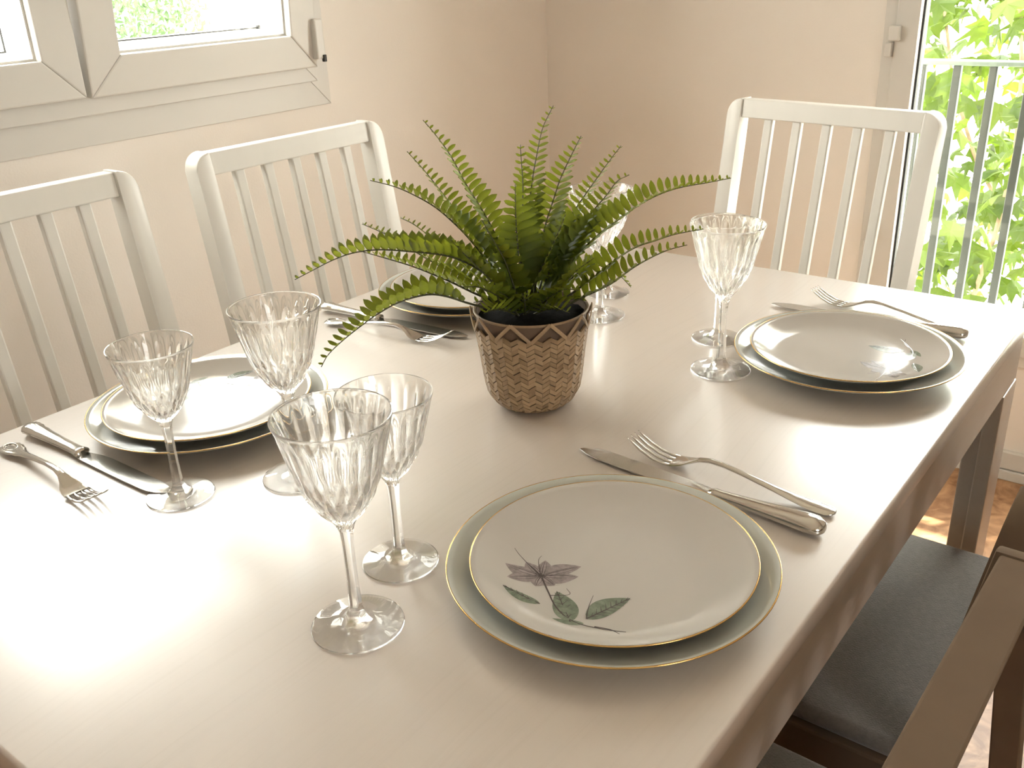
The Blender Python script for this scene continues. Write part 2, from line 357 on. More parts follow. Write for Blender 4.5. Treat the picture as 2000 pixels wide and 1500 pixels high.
# thin cover strip round the frame, lying on the wall
bm = bmesh.new(); frame_boxes(bm, 'y', WX0 - 0.044, WX1 + 0.044, WZ0 - 0.053, WZ1 + 0.053, 0.053, YW - 0.006, YW)
mesh_obj('cover_strip', bm, 'pvc', win)
bm = bmesh.new(); frame_boxes(bm, 'y', WX0, WX1, WZ0, WZ1, 0.045, YW - 0.020, YW + 0.05)
mesh_obj('window_frame', bm, 'pvc', win)
def sash(x0, x1, z0, z1, y, tilt, parent, border):
    g = bpy.data.objects.new('sash', None); COL.objects.link(g); g.parent = parent
    g.location = (0, y, z0); g.rotation_euler = (tilt, 0, 0)
    h = z1 - z0
    bm = bmesh.new(); frame_boxes(bm, 'y', x0, x1, 0, h, border, -0.022, 0.040, 0.006); mesh_obj('sash_frame', bm, 'pvc', g)
    bm = bmesh.new(); frame_boxes(bm, 'y', x0 + border, x1 - border, border, h - border, 0.004, -0.004, 0.012, 0.0); mesh_obj('gasket', bm, 'pvc', g)
    bm = bmesh.new(); box(bm, x0 + border - 0.002, x1 - border + 0.002, 0.004, 0.008, border - 0.002, h - border + 0.002); mesh_obj('pane', bm, 'pane', g)
    return g
sash(0.160, 0.737, 1.007, 1.75, YW - 0.022, 0.0, win, 0.066)
s2 = sash(0.745, 1.258, 1.007, 1.75, YW - 0.022, radians(4.5), win, 0.066)
bm = bmesh.new(); box(bm, 1.246, 1.268, YW - 0.062, YW - 0.020, 1.022, 1.10, 0.003)
mesh_obj('hinge_cover', bm, 'pvc', win)
bm = bmesh.new(); box(bm, 1.259, 1.266, YW - 0.066, YW - 0.058, 1.016, 1.030, 0.001)
mesh_obj('hinge_pin', bm, 'gasket', win)
bm = bmesh.new(); box(bm, WX0 - 0.02, WX1 + 0.06, YW + 0.052, YW + 0.30, WZ0 + 0.01, 1.076, 0.004)
mesh_obj('outer_sill', bm, 'pvc', win)
bm = bmesh.new(); box(bm, 0.80, 1.262, 1.599, 1.602, 1.0805, 1.0835); box(bm, 1.259, 1.266, 1.597, 1.604, 1.079, 1.087)
box(bm, 0.18, 0.706, 1.599, 1.602, 1.0795, 1.0825); box(bm, 0.703, 0.706, 1.599, 1.602, 1.0825, 1.70)
mesh_obj('shutter_rail', bm, 'gasket', win)

# ---- french window in the right wall
fw = structure(thing('window_2', 'x', 'x', (0, 0, 0))); del fw['label']; del fw['category']
bm = bmesh.new(); frame_boxes(bm, 'x', DY0, DY1, DZ0, DZ1, 0.028, XW - 0.012, XW + 0.06)
mesh_obj('window_frame', bm, 'pvc', fw)
for (a, b) in ((-0.252, 0.503),):
    g = bpy.data.objects.new('sash', None); COL.objects.link(g); g.parent = fw
    bm = bmesh.new(); frame_boxes(bm, 'x', a, b, DZ0 + 0.028, DZ1 - 0.028, 0.050, XW - 0.024, XW + 0.045, 0.006); mesh_obj('sash_frame', bm, 'pvc', g)
    bm = bmesh.new(); frame_boxes(bm, 'x', a + 0.050, b - 0.050, DZ0 + 0.078, DZ1 - 0.078, 0.0045, XW - 0.004, XW + 0.012, 0.0); mesh_obj('gasket', bm, 'gasket', g)
    bm = bmesh.new(); box(bm, XW + 0.004, XW + 0.008, a + 0.048, b - 0.048, DZ0 + 0.076, DZ1 - 0.076); mesh_obj('pane', bm, 'pane', g)
for zc in (0.996, 1.60, 0.55):
    bm = bmesh.new(); box(bm, XW - 0.040, XW - 0.012, 0.488, 0.512, zc + 0.002, zc + 0.034, 0.003); box(bm, XW - 0.036, XW - 0.012, 0.503, 0.518, zc - 0.032, zc - 0.001, 0.003)
    mesh_obj('hinge', bm, 'pvc', fw)
bm = bmesh.new(); box(bm, XW + 0.06, XW + TH + 0.03, DY0, DY1, DZ0 - 0.0, DZ0 + 0.02, 0.003)
mesh_obj('outer_sill', bm, 'pvc', fw)

# ================================================================ outside
bm = bmesh.new(); box(bm, -30, 60, -40, 60, -3.2, -3.0)
structure(mesh_obj('ground', bm, 'ground'))
rail = thing('guard_rail', 'dark painted metal guard rail with upright bars outside the right hand window', 'railing', (2.47, -0.12, 0))
bm = bmesh.new(); box(bm, -0.018, 0.018, -0.70, 0.72, 0.914, 0.926, 0.003)
mesh_obj('handrail', bm, simple('handrail_paint', (0.16, 0.21, 0.18), 0.4), rail)
bm = bmesh.new(); box(bm, -0.012, 0.012, -0.70, 0.72, 0.16, 0.185, 0.003); mesh_obj('bottom_rail', bm, 'railing', rail)
bm = bmesh.new(); box(bm, -0.0095, 0.0095, -0.0095, 0.0095, 0.185, 0.914, 0.002); b0 = mesh_obj('bar', bm, 'railing', rail)
ys = [0.444 + 0.083 * 2 + 0.12 - 0.083 * k + 0.0 for k in range(17)]
for k, y in enumerate(ys):
    o = b0 if k == 0 else b0.copy()
    if k: COL.objects.link(o)
    o.location = (0, y, 0)

def lobed_leaf(rnd):
    """five pointed lobes, slightly cupped, unit length ~1, stalk at the origin, blade along +X"""
    bm = bmesh.new(); tips = [(-75, .52), (-38, .82), (0, 1.0), (38, .82), (75, .52)]; out = []
    out.append((0.0, 0.0))
    for i, (a, r) in enumerate(tips):
        out.append((r * cos(radians(a)), r * sin(radians(a))))
        if i < 4:
            am = (a + tips[i + 1][0]) / 2; out.append((0.50 * cos(radians(am)), 0.50 * sin(radians(am))))
    c = bm.verts.new((0.28, 0, 0.05)); vs = [bm.verts.new((x, y, -0.16 * (x * x + y * y) + rnd.uniform(-.03, .03))) for x, y in out]
    for i in range(len(vs)): bm.faces.new((c, vs[i], vs[(i + 1) % len(vs)]))
    me = bpy.data.meshes.new('leaf'); bm.to_mesh(me); bm.free()
    return me
def foliage(name, label, cat, m, spots, nsingle, meshes, size, rnd, stems, cam_loc, single_ok):
    root = thing(name, label, cat, stems[0][0])
    base = Vector(stems[0][0])
    for st in stems:
        bm = bmesh.new(); pts, L = resample([Vector(q) - base for q in st], 14)
        sweep(bm, pts, [0.020 * (1 - 0.75 * i / 14) for i in range(15)], 7); mesh_obj('stem', bm, 'bark', root, smooth=True)
    items = []
    for q in spots:
        sc = size * rnd.uniform(.6, 1.25)
        mt = Matrix.Translation(Vector(q) - base) @ Matrix.Rotation(rnd.uniform(0, 6.28), 4, 'Z') @ Matrix.Rotation(rnd.uniform(-.2, 1.5), 4, 'Y') @ Matrix.Rotation(rnd.uniform(-.9, .9), 4, 'X') @ Matrix.Diagonal((sc, sc, sc, 1))
        items.append(((sc / (Vector(q) - cam_loc).length if single_ok(q) else 0), mt, rnd.randrange(len(meshes))))
    items.sort(key=lambda t: -t[0])
    for w, mt, k in items[:nsingle]:
        o = link('leaf', meshes[k], root); o.matrix_local = mt
    bm = bmesh.new()
    for w, mt, k in items[nsingle:]:
        n0 = len(bm.verts); bm.from_mesh(meshes[k]); bm.verts.ensure_lookup_table()
        for v in bm.verts[n0:]: v.co = mt @ v.co
    if items[nsingle:]:
        o = mesh_obj('foliage', bm, m, root); o['kind'] = 'stuff'
    return root
rnd = random.Random(5)
LEAFS = [lobed_leaf(rnd) for _ in range(4)]
for l in LEAFS: l.materials.append(M['vine'])
spots = []
for _ in range(4600):
    x = rnd.uniform(3.5, 5.2); y = rnd.uniform(-0.45, 2.3); z = rnd.uniform(-1.4, 1.6)
    spots.append((x, y, z))
def near_view(q): return -0.4 < q[2] < 1.15 and 0.3 < q[1] < 1.2
foliage('creeper_tree', 'sunlit leafy green creeper beyond the guard rail outside the window', 'tree', 'vine', spots, 300, LEAFS, 0.115, rnd,
        [[(4.3, 0.7, -3.0), (4.2, 0.75, -1.0), (4.25, 0.6, 0.4), (4.1, 0.8, 1.7)], [(4.3, 0.7, -3.0), (4.6, 0.3, -0.8), (4.5, 0.9, 0.5), (4.7, 1.2, 1.6)],
         [(4.3, 0.7, -3.0), (4.0, 0.2, -1.2), (4.2, 0.0, 0.2), (4.4, -0.2, 1.4)]], Vector((-0.15, -0.18, 1.19)), near_view)
def oval_leaf():
    bm = bmesh.new(); pts = [(0, 0), (.3, .2), (.7, .18), (1, 0), (.7, -.18), (.3, -.2)]
    bm.faces.new([bm.verts.new((x, y, -0.1 * x * x)) for x, y in pts]); me = bpy.data.meshes.new('leaf'); bm.to_mesh(me); bm.free(); me.materials.append(M['hedge']); return me
spots = []
for _ in range(16000):
    a = rnd.uniform(0, 6.28); r = sqrt(rnd.random())
    spots.append((4.05 + 0.62 * r * cos(a), 6.6 + 0.5 * r * sin(a), rnd.uniform(-2.6, 1.7 - 0.5 * r * r)))
foliage('garden_shrub', 'blurry pale green shrub seen through the tilted window sash', 'shrub', 'hedge', spots, 0, [oval_leaf()], 0.065, rnd,
        [[(4.05, 6.6, -3.0), (4.0, 6.6, -1.5), (4.1, 6.6, 0.5), (4.05, 6.6, 1.2)]], Vector((0, 0, 1)), lambda q: False)

# ================================================================ dining table
TL, TW = 1.178, 0.822
tab = thing('dining_table', 'white stained wooden dining table laid for four, filling the foreground', 'table', (0, 0, 0))
bm = bmesh.new(); box(bm, 0, TL, 0, TW, 0.727, H, 0.003, 3)
smooth_angle(mesh_obj('tabletop', bm, 'table', tab), 60)
for (x0, x1, y0, y1, nm) in ((0.004, TL - 0.03, 0.002, 0.022, 'apron'), (0.004, TL - 0.03, TW - 0.022, TW - 0.002, 'apron'), (0.004, 0.024, 0.0225, TW - 0.0225, 'apron'), (TL - 0.05, TL - 0.03, 0.0225, TW - 0.0225, 'apron')):
    bm = bmesh.new(); box(bm, x0, x1, y0, y1, 0.663, 0.7268, 0.002); mesh_obj(nm, bm, 'table', tab)
def table_leg(cx, sx, cy, sy):
    # L-shaped corner post: (cx, cy) outer corner, sx/sy point inwards
    bm = bmesh.new()
    xs = sorted((cx, cx + sx * 0.072)); yy = sorted((cy, cy + sy * 0.019)); box(bm, xs[0], xs[1], yy[0], yy[1], 0, 0.662, 0.0015)
    xs = sorted((cx, cx + sx * 0.058)); yy = sorted((cy + sy * 0.0192, cy + sy * 0.040)); box(bm, xs[0], xs[1], yy[0], yy[1], 0, 0.662, 0.0015)
    mesh_obj('leg', bm, 'table', tab)
table_leg(1.150, -1, 0.001, 1); table_leg(1.150, -1, TW - 0.001, -1); table_leg(0.004, 1, 0.001, 1); table_leg(0.004, 1, TW - 0.001, -1)

# ================================================================ chairs
def make_chair(label, ztop=0.95, w=0.378, rail_t=0.024, post_t=0.032, rail_h=0.034, rake=0.153, group=None, paint='chair'):
    """origin on the floor under the back's top front edge; faces +Y; the back leans towards -Y"""
    t = thing('dining_chair', label, 'chair', (0, 0, 0), 0, group)
    hw = w / 2; pw = 0.029; r = 0.026
    def lean(z): return (ztop - z) * rake
    # back posts with the rounded outer top corner; below the seat they run on as rear legs
    for s in (-1, 1):
        out = [(s * (hw - pw), ztop)]
        for k in range(9):
            a = pi / 2 * k / 8; out.append((s * (hw - r + r * sin(a)), ztop - r + r * cos(a)))
        zs = [ztop - 0.08 - (ztop - 0.08 - 0.46) * k / 4 for k in range(5)]
        out += [(s * hw, z) for z in zs] + [(s * (hw - pw), z) for z in zs[::-1]]
        bm = bmesh.new(); prism(bm, out, -post_t, 0.0, 'y', 0.0022)
        for v in bm.verts: v.co.y += lean(v.co.z)
        smooth_angle(mesh_obj('back_post', bm, paint, t))
        # rear leg, raked the other way
        y1 = lean(0.46); bm = bmesh.new(); box(bm, min(s * hw, s * (hw - pw)), max(s * hw, s * (hw - pw)), y1 - post_t, y1, 0.0, 0.4598, 0.002)
        for v in bm.verts: v.co.y -= (0.46 - v.co.z) * 0.10
        mesh_obj('leg', bm, paint, t)
        y2 = y1 + 0.38; bm = bmesh.new(); box(bm, min(s * (hw + .008), s * (hw - 0.027)), max(s * (hw + .008), s * (hw - 0.027)), y2 - 0.032, y2, 0.0, 0.4358, 0.002)
        mesh_obj('leg', bm, paint, t)
    bm = bmesh.new(); box(bm, -(hw - pw), hw - pw, -0.004 - rail_t, -0.004, ztop - rail_h, ztop - 0.001, 0.002)
    for v in bm.verts: v.co.y += lean(v.co.z)
    mesh_obj('top_rail', bm, paint, t)
    bm = bmesh.new(); box(bm, -(hw - pw), hw - pw, -0.004 - rail_t, -0.004, 0.500, 0.535, 0.002)
    for v in bm.verts: v.co.y += lean(v.co.z)
    mesh_obj('lower_rail', bm, paint, t)
    for k in range(5):
        x = (k - 2) * 0.0595 * w / 0.41
        bm = bmesh.new(); box(bm, x - 0.0088, x + 0.0088, -0.022, -0.009, 0.534, ztop - rail_h + 0.001, 0.0025, 2)
        for v in bm.verts: v.co.y += lean(v.co.z)
        mesh_obj('slat', bm, paint, t)
    ys_ = lean(0.46)
    bm = bmesh.new(); box(bm, -hw - 0.004, hw + 0.004, ys_ + 0.001, ys_ + 0.385, 0.385, 0.436, 0.003); mesh_obj('seat_frame', bm, paint, t)
    bm = bmesh.new(); box(bm, -hw + 0.002, hw - 0.002, ys_ + 0.006, ys_ + 0.395, 0.4362, 0.458, 0.009, 4)
    smooth_angle(mesh_obj('cushion', bm, 'cushion', t), 50)
    return t
c = make_chair('white slatted chair below the window with both its back posts in view')
c.location = (0.863, 1.044, 0); c.rotation_euler.z = radians(178.5)
e = make_chair('white slatted chair at the far end of the table, its back before the bright window', 0.94, 0.403)
e.location = (1.537, 0.428, 0); e.rotation_euler.z = radians(81.4)
def place(src, label, x, y, rz):
    o = copy_tree(src); o['label'] = label; o.location = (x, y, 0); o.rotation_euler.z = rz; return o
place(c, 'leftmost white slatted chair, cut off by the left edge of the photo', 0.388, 1.048, radians(180.3))
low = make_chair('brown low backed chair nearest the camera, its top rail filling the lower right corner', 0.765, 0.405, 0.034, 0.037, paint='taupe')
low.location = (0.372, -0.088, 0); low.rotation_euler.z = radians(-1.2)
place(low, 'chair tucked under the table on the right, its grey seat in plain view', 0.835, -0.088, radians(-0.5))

# ================================================================ plates
def plate_prof(R, h, foot):
    """outer (under) and top profile of a coupe plate"""
    k = R / 0.1265; hz = h / 0.021
    under = [(0, .0035), (foot - .006 * k, .0035), (foot - .004 * k, 0), (foot, 0), (foot + .004 * k, .004), (.095 * k, .0075 * hz), (.110 * k, .0125 * hz), (.121 * k, .0175 * hz), (R, .0208 * hz)]
    top = [(R + .0001, .0216 * hz), (R - .0008, .0222 * hz), (.121 * k, .0198 * hz), (.112 * k, .0158 * hz), (.103 * k, .0122 * hz), (.094 * k, .0096 * hz), (.085 * k, .0078 * hz), (.074 * k, .0070 * hz), (.05 * k, .0066 * hz), (0, .0066 * hz)]
    return under, top
def top_z(prof, r):
    t = sorted(prof[1])
    for (r0, z0), (r1, z1) in zip(t, t[1:]):
        if r0 <= r <= r1: return z0 + (z1 - z0) * (r - r0) / max(1e-9, r1 - r0)
    return t[-1][1]
def torus(bm, R, z, a, seg=96, n=8):
    rings = [[bm.verts.new(((R + a * cos(2 * pi * j / n)) * cos(2 * pi * i / seg), (R + a * cos(2 * pi * j / n)) * sin(2 * pi * i / seg), z + a * sin(2 * pi * j / n))) for j in range(n)] for i in range(seg)]
    for i in range(seg):
        A, B = rings[i], rings[(i + 1) % seg]
        for j in range(n): bm.faces.new((A[j], B[j], B[(j + 1) % n], A[(j + 1) % n]))
    return bm
def make_plate(name, label, R, h, foot, m):
    t = thing(name, label, 'plate'); pr = plate_prof(R, h, foot)
    bm = bmesh.new(); lathe(bm, pr[0] + pr[1], 128); bmesh.ops.remove_doubles(bm, verts=bm.verts, dist=1e-6)
    smooth_angle(mesh_obj('plate_body', bm, m, t), 60)
    bm = bmesh.new(); torus(bm, R - 0.0002, pr[1][0][1], 0.0007); mesh_obj('gold_rim', bm, 'gold', t, smooth=True)
    return t, pr
def blade_shape(bm, a, b, width, zf, bend=0.0, n=14, asym=0.0):
    """flat leaf-shaped piece from a to b"""
    a, b = Vector(a), Vector(b); d = b - a; L = d.length; d.normalize(); s = Vector((-d.y, d.x)); rows = []
    for i in range(n + 1):
        t = i / n; w = width * (sin(pi * t ** 0.8) ** 0.85) if 0 < t < 1 else 0.00005
        c = a + d * L * t + s * bend * sin(pi * t)
        rows.append([c + s * w * (1 + asym), c - s * w * (1 - asym)])
    vs = [[bm.verts.new((q.x, q.y, zf(q.length))) for q in r] for r in rows]
    for A, B in zip(vs, vs[1:]): bm.faces.new((A[0], A[1], B[1], B[0]))
def stroke(bm, pts, wd, zf):
    P, L = resample([(x, y, 0) for x, y in pts], 14); vs = []
    for i, q in enumerate(P):
        t = (P[min(i + 1, 14)] - P[max(i - 1, 0)]).normalized(); s = Vector((-t.y, t.x, 0)) * wd * (1 - 0.6 * i / 14)
        vs.append([bm.verts.new((*(q + s).xy, zf(q.xy.length))), bm.verts.new((*(q - s).xy, zf(q.xy.length)))])
    for A, B in zip(vs, vs[1:]): bm.faces.new((A[0], A[1], B[1], B[0]))
def flower_print(plate, pr, rot):
    zl = lambda e: (lambda r: top_z(pr, r) + e)
    holder = []
    C_ = Vector((-0.0400, 0.0385))
    bm = bmesh.new()
    for (tx, ty, w, bd) in ((-.0451, .0690, .0042, .002), (-.0580, .0575, .0045, -.002), (-.0320, .0590, .0036, .001), (-.0215, .0480, .0036, -.001), (-.0125, .0205, .0046, .002),
                            (-.0245, .0150, .0042, -.002), (-.0530, .0345, .0046, .001), (-.0440, .0235, .0046, .0), (-.0500, .0490, .0040, .0)):
        blade_shape(bm, C_, (tx, ty), w * 1.75, zl(.00012 + .00002 * (w * 1e4 % 3)), bd)
    holder.append(mesh_obj('flower_petals', bm, 'print_mauve', plate))
    bm = bmesh.new()
    blade_shape(bm, (-.0690, .0190), (-.0700, .0520), .0050, zl(.00012), .002)
    blade_shape(bm, (-.0740, -.0110), (-.0490, .0180), .0092, zl(.00012), -.001)
    blade_shape(bm, (-.0640, -.0180), (-.0255, -.0310), .0092, zl(.00012), .003)
    blade_shape(bm, (-.0700, -.0200), (-.0790, .0010), .0034, zl(.00012), .001)
    holder.append(mesh_obj('printed_leaves', bm, 'print_green', plate))
    bm = bmesh.new(); z3 = zl(.00025)
    stroke(bm, [(-.0415, .0370), (-.0530, .0230), (-.0660, .0060), (-.0725, -.0130), (-.0690, -.0330), (-.0630, -.0500)], .0007, z3)
    stroke(bm, [(-.0690, -.0280), (-.0660, -.0390), (-.0680, -.0480)], .0005, z3)
    stroke(bm, [(-.0560, .0190), (-.0470, .0080), (-.0420, .0140)], .0004, z3)
    stroke(bm, [(-.0390, .0400), (-.0250, .0520), (-.0180, .0540)], .0004, z3); stroke(bm, [(-.0400, .0400), (-.0280, .0680), (-.0240, .0760)], .0004, z3)
    stroke(bm, [(-.0640, -.0180), (-.0520, -.0120), (-.0380, -.0070)], .0004, z3)
    for (a, b, n, w) in (((-.0690, .0190), (-.0700, .0520), 7, .0034), ((-.0740, -.0110), (-.0490, .0180), 7, .0065), ((-.0640, -.0180), (-.0255, -.0310), 9, .0065)):
        A, B = Vector(a), Vector(b); d = (B - A); s = Vector((-d.y, d.x)).normalized(); dn = d.normalized()
        stroke(bm, [tuple(A), tuple(A.lerp(B, .5)), tuple(B)], .00055, z3)
        for k in range(1, n):
            q = A.lerp(B, k / n)
            for sg in (-1, 1):
                e = q + s * sg * w * sin(pi * (k / n) ** .8) * .9 + dn * .004; stroke(bm, [tuple(q), tuple(q.lerp(e, .5)), tuple(e)], .0003, z3)
    for k, (tx, ty) in enumerate(((-.0451, .0690), (-.0580, .0575), (-.0320, .0590), (-.0215, .0480), (-.0125, .0205), (-.0245, .0150), (-.0530, .0345), (-.0440, .0235))):
        T = Vector((tx, ty)); stroke(bm, [tuple(C_), tuple(C_.lerp(T, .5) + Vector((.0008, .0008))), tuple(C_.lerp(T, .92))], .0004, z3)
        d = (T - C_).normalized(); s = Vector((-d.y, d.x))
        for sg in (-1, 1): stroke(bm, [tuple(C_ + s * sg * .0012), tuple(C_.lerp(T, .5) + s * sg * .0022), tuple(C_.lerp(T, .85) + s * sg * .001)], .00025, z3)
    holder.append(mesh_obj('print_outlines', bm, 'print_line', plate))
    for o in holder: o.rotation_euler.z = rot
outer0, opr = make_plate('dinner_plate', 'large grey-green dinner plate with gold rim, at the near setting', 0.1265, 0.0205, 0.069, 'porcelain_under')
inner0, ipr = make_plate('dessert_plate', 'smaller gold-rimmed plate with a mauve flower print, nearest the camera', 0.1090, 0.0190, 0.058, 'porcelain')
flower_print(inner0, ipr, 0)
IN_Z = H + 0.0066 * 0.0205 / 0.021 + 0.0002
outer0.location = (0.3685, 0.1420, H); inner0.location = (0.3670, 0.1395, IN_Z)
outer0['group'] = 'large dinner plates'; inner0['group'] = 'flowered dessert plates'
for (x, y, rot, l1, l2) in (
    (0.8760, 0.1400, 113, 'large dinner plate before the far end chair, right of two crystal glasses', 'flowered dessert plate at the far right setting, catching a window reflection'),
    (0.3810, 0.6600, -124, 'large dinner plate at the near left setting, behind the small left glass', 'sunlit white dessert plate on the near left setting, print half hidden'),
    (0.8290, 0.6690, -120, 'large dinner plate behind the fern by the window side chair', 'dessert plate half hidden behind the fern fronds')):
    o = copy_tree(outer0); o.location = (x, y, H); o['label'] = l1
    i = copy_tree(inner0); i.location = (x - 0.001, y - 0.001, IN_Z); i['label'] = l2
    for ch in i.children:
        if ch.name.startswith(('flower', 'print')): ch.rotation_euler.z = radians(rot)

# ================================================================ crystal glasses
def interp(P, z):
    if z <= P[0][0]: return P[0][1]
    for (z0, r0), (z1, r1) in zip(P, P[1:]):
        if z <= z1:
            t = (z - z0) / (z1 - z0); return r0 + (r1 - r0) * t
    return P[-1][1]
BOWL = [(.083, .0058), (.087, .0066), (.091, .0090), (.097, .0140), (.103, .0186), (.110, .0226), (.117, .0259), (.125, .0290), (.135, .0320), (.145, .0345), (.155, .0368), (.165, .0393), (.172, .0412)]
BOWL_IN = [(.0945, .0), (.0950, .0030), (.098, .0090), (.103, .0142), (.110, .0188), (.117, .0224), (.125, .0258), (.135, .0292), (.145, .0320), (.155, .0348), (.165, .0378), (.172, .0401)]
def make_glass(label, zs=1.0, rs=1.0, group=None, flutes=20, scallop=0.0):
    t = thing('wine_glass', label, 'glass', (0, 0, 0), 0, group); SEG = 160
    # foot
    def hexf(r, z, a):
        m = (a % (pi / 3)) - pi / 6; k = cos(pi / 6) / cos(m); w = max(0, min(1, (z - .0) / .010)) * (1 if r < .012 else 0)
        return r * (1 + (k - 1) * w)
    foot = [(0, .0004), (.012, .0006), (.030, .0), (.0335, .0003), (.0342, .0012), (.0338, .0022), (.030, .0027), (.022, .0036), (.015, .0050), (.0105, .0072), (.0078, .0100), (.0062, .0135), (.0053, .018), (.0050, .025), (.0046, .040), (.0045, .055), (.0047, .070), (.0052, .078), (.0058, .083)]
    def flute(r, z, a):
        if z < .084: return hexf(r, z, a)
        up = max(0, min(1, (z - .120) / .02)) * max(scallop, min(1, (.170 - z) / .012))
        lo = max(0, min(1, (z - .086) / .008)) * max(0, min(1, (.146 - z) / .03))
        n = flutes
        fl = abs(sin(n * a / 2))                      # concave flutes, sharp ridges
        kz = (z - .086) * 120
        dia = abs(sin(n * a / 2 + kz)) * abs(sin(n * a / 2 - kz))
        return r - .0011 * up * (fl) - .0018 * lo * (1 - dia) + .0007 * lo
    prof = [(r, z) for r, z in foot]
    nz = 52
    for i in range(1, nz + 1):
        z = .083 + (.1715 - .083) * i / nz; prof.append((interp(BOWL, z), z))
    prof.append((.0409, .1724))
    for i in range(24, -1, -1):
        z = .0945 + (.1722 - .0945) * (i / 24) ** 1.25; prof.append((interp(BOWL_IN, z), z))
    def rf(r, z, a): return r
    bm = bmesh.new(); seg = SEG; rings = []; nout = len(foot) + nz + 1
    for i, (r, z) in enumerate(prof):
        if r < 1e-5: rings.append([bm.verts.new((0, 0, z * zs))]); continue
        ring = []
        for k in range(seg):
            a = 2 * pi * k / seg; rr = flute(r, z, a) if i < nout else r
            ring.append(bm.verts.new((rr * rs * cos(a), rr * rs * sin(a), z * zs)))
        rings.append(ring)
    split = len(foot) - 2
    for A, B in zip(rings, rings[1:]):
        for k in range(seg):
            k2 = (k + 1) % seg
            if len(A) == 1: bm.faces.new((A[0], B[k2], B[k]))
            elif len(B) == 1: bm.faces.new((A[k], A[k2], B[0]))
            else: bm.faces.new((A[k], A[k2], B[k2], B[k]))
    bmesh.ops.recalc_face_normals(bm, faces=bm.faces)
    parts = {'foot': [], 'stem': [], 'bowl': []}
    for f in bm.faces:
        zc = f.calc_center_median().z / zs
        parts['foot' if zc < .0122 else ('stem' if zc < .083 else 'bowl')].append([v.co.copy() for v in f.verts])
    bm.free()
    for nm, fl in parts.items():      # one continuous glass skin, cut into its three named parts
        idx = {}; vs = []; fs = []
        for f in fl:
            q = []
            for co in f:
                k = (round(co.x, 7), round(co.y, 7), round(co.z, 7))
                if k not in idx: idx[k] = len(vs); vs.append(co)
                if not q or q[-1] != idx[k]: q.append(idx[k])
            if len(set(q)) > 2: fs.append(q)
        me = bpy.data.meshes.new(nm); me.from_pydata(vs, [], fs); me.update(); me.materials.append(M['crystal'])
        smooth_angle(link(nm, me, t), 28)
    return t
big = make_glass('large cut crystal wine glass nearest the camera', group='large cut crystal glasses')
big.location = (0.217, 0.265, H)
small = make_glass('small cut crystal glass just behind the nearest large one', 0.872, 0.905, group='small cut crystal glasses')
small.location = (0.294, 0.295, H)
def gcopy(src, label, x, y, a):
    o = copy_tree(src); o['label'] = label; o.location = (x, y, H); o.rotation_euler.z = a
gcopy(big, 'large cut crystal glass behind the small leftmost one, before the left plate', 0.3425, 0.474, .3)
gcopy(big, 'large cut crystal glass left of the far right plate', 0.785, 0.253, .8)
gcopy(big, 'large cut crystal glass standing behind the fern', 0.868, 0.471, 1.3)
gcopy(small, 'leftmost small crystal glass, beside the knife and fork', 0.257, 0.541, .5)
gcopy(small, 'small crystal glass hidden behind the one beside the far right plate', 0.873, 0.301, .9)
gcopy(small, 'small crystal glass farthest back behind the fern pot', 0.954, 0.512, .2)

# ================================================================ cutlery (length along +Y, handle end at the origin)
def taper(bm, rows, seg=10):
    """rows: (y, half width, z centre, half thickness)"""
    sweep(bm, [(0, y, z) for y, w, z, t in rows], [(w, t) for y, w, z, t in rows], seg); return bm
def make_fork(label, fancy=False, group=None):
    t = thing('fork', label, 'fork', (0, 0, 0), 0, group); bm = bmesh.new()
    if fancy:
        rows = [(0, .003, .0030, .0010), (.002, .0085, .0030, .0014), (.006, .0118, .0030, .0018), (.010, .0112, .0031, .0020), (.014, .0122, .0033, .0020), (.020, .0105, .0037, .0020), (.026, .0098, .0042, .0020), (.032, .0074, .0048, .0020),
                (.038, .0066, .0055, .0020), (.046, .0046, .0068, .0020), (.070, .0036, .0105, .0020), (.100, .0031, .0145, .0021), (.120, .0034, .0150, .0021), (.130, .0042, .0125, .0018), (.138, .0070, .0092, .0014), (.145, .0108, .0062, .0011), (.152, .0124, .0042, .0010), (.158, .0126, .0032, .0010)]
    else:
        rows = [(0, .002, .0030, .0010), (.0015, .0056, .0030, .0016), (.006, .0085, .0030, .0021), (.014, .0093, .0032, .0022), (.024, .0086, .0036, .0022), (.036, .0068, .0048, .0021), (.055, .0046, .0075, .0020),
                (.080, .0034, .0115, .0020), (.105, .0030, .0150, .0021), (.120, .0034, .0152, .0021), (.130, .0044, .0128, .0018), (.138, .0072, .0092, .0014), (.145, .0106, .0062, .0011), (.152, .0122, .0042, .0010), (.158, .0124, .0032, .0010)]
    k = 11 if not fancy else 14
    taper(bm, rows[:k]); smooth_angle(mesh_obj('handle', bm, 'steel', t), 50)
    bm = bmesh.new(); taper(bm, rows[k - 1:], 14); smooth_angle(mesh_obj('head', bm, 'steel', t), 50)
    for i in range(4):
        x = (i - 1.5) * .0066; bm = bmesh.new()
        pts = [(x, .157, .0032), (x, .165, .0028), (x, .176, .0042), (x * .98, .188, .0085), (x * .96, .198, .0140), (x * .95, .204, .0180)]
        sweep(bm, pts, [(.0021, .0010), (.0019, .0010), (.0018, .0011), (.0016, .0010), (.0012, .0009), (.0004, .0005)], 8)
        mesh_obj('tine', bm, 'steel', t, smooth=True)
    if fancy:
        bm = bmesh.new(); torus(bm, .0062, 0, .0008, 20, 6)
        for v in bm.verts: v.co = Vector((v.co.x, v.co.y * 1.5 + .012, v.co.z + .0050))
        mesh_obj('shell_ornament', bm, 'steel', t, smooth=True)
    return t
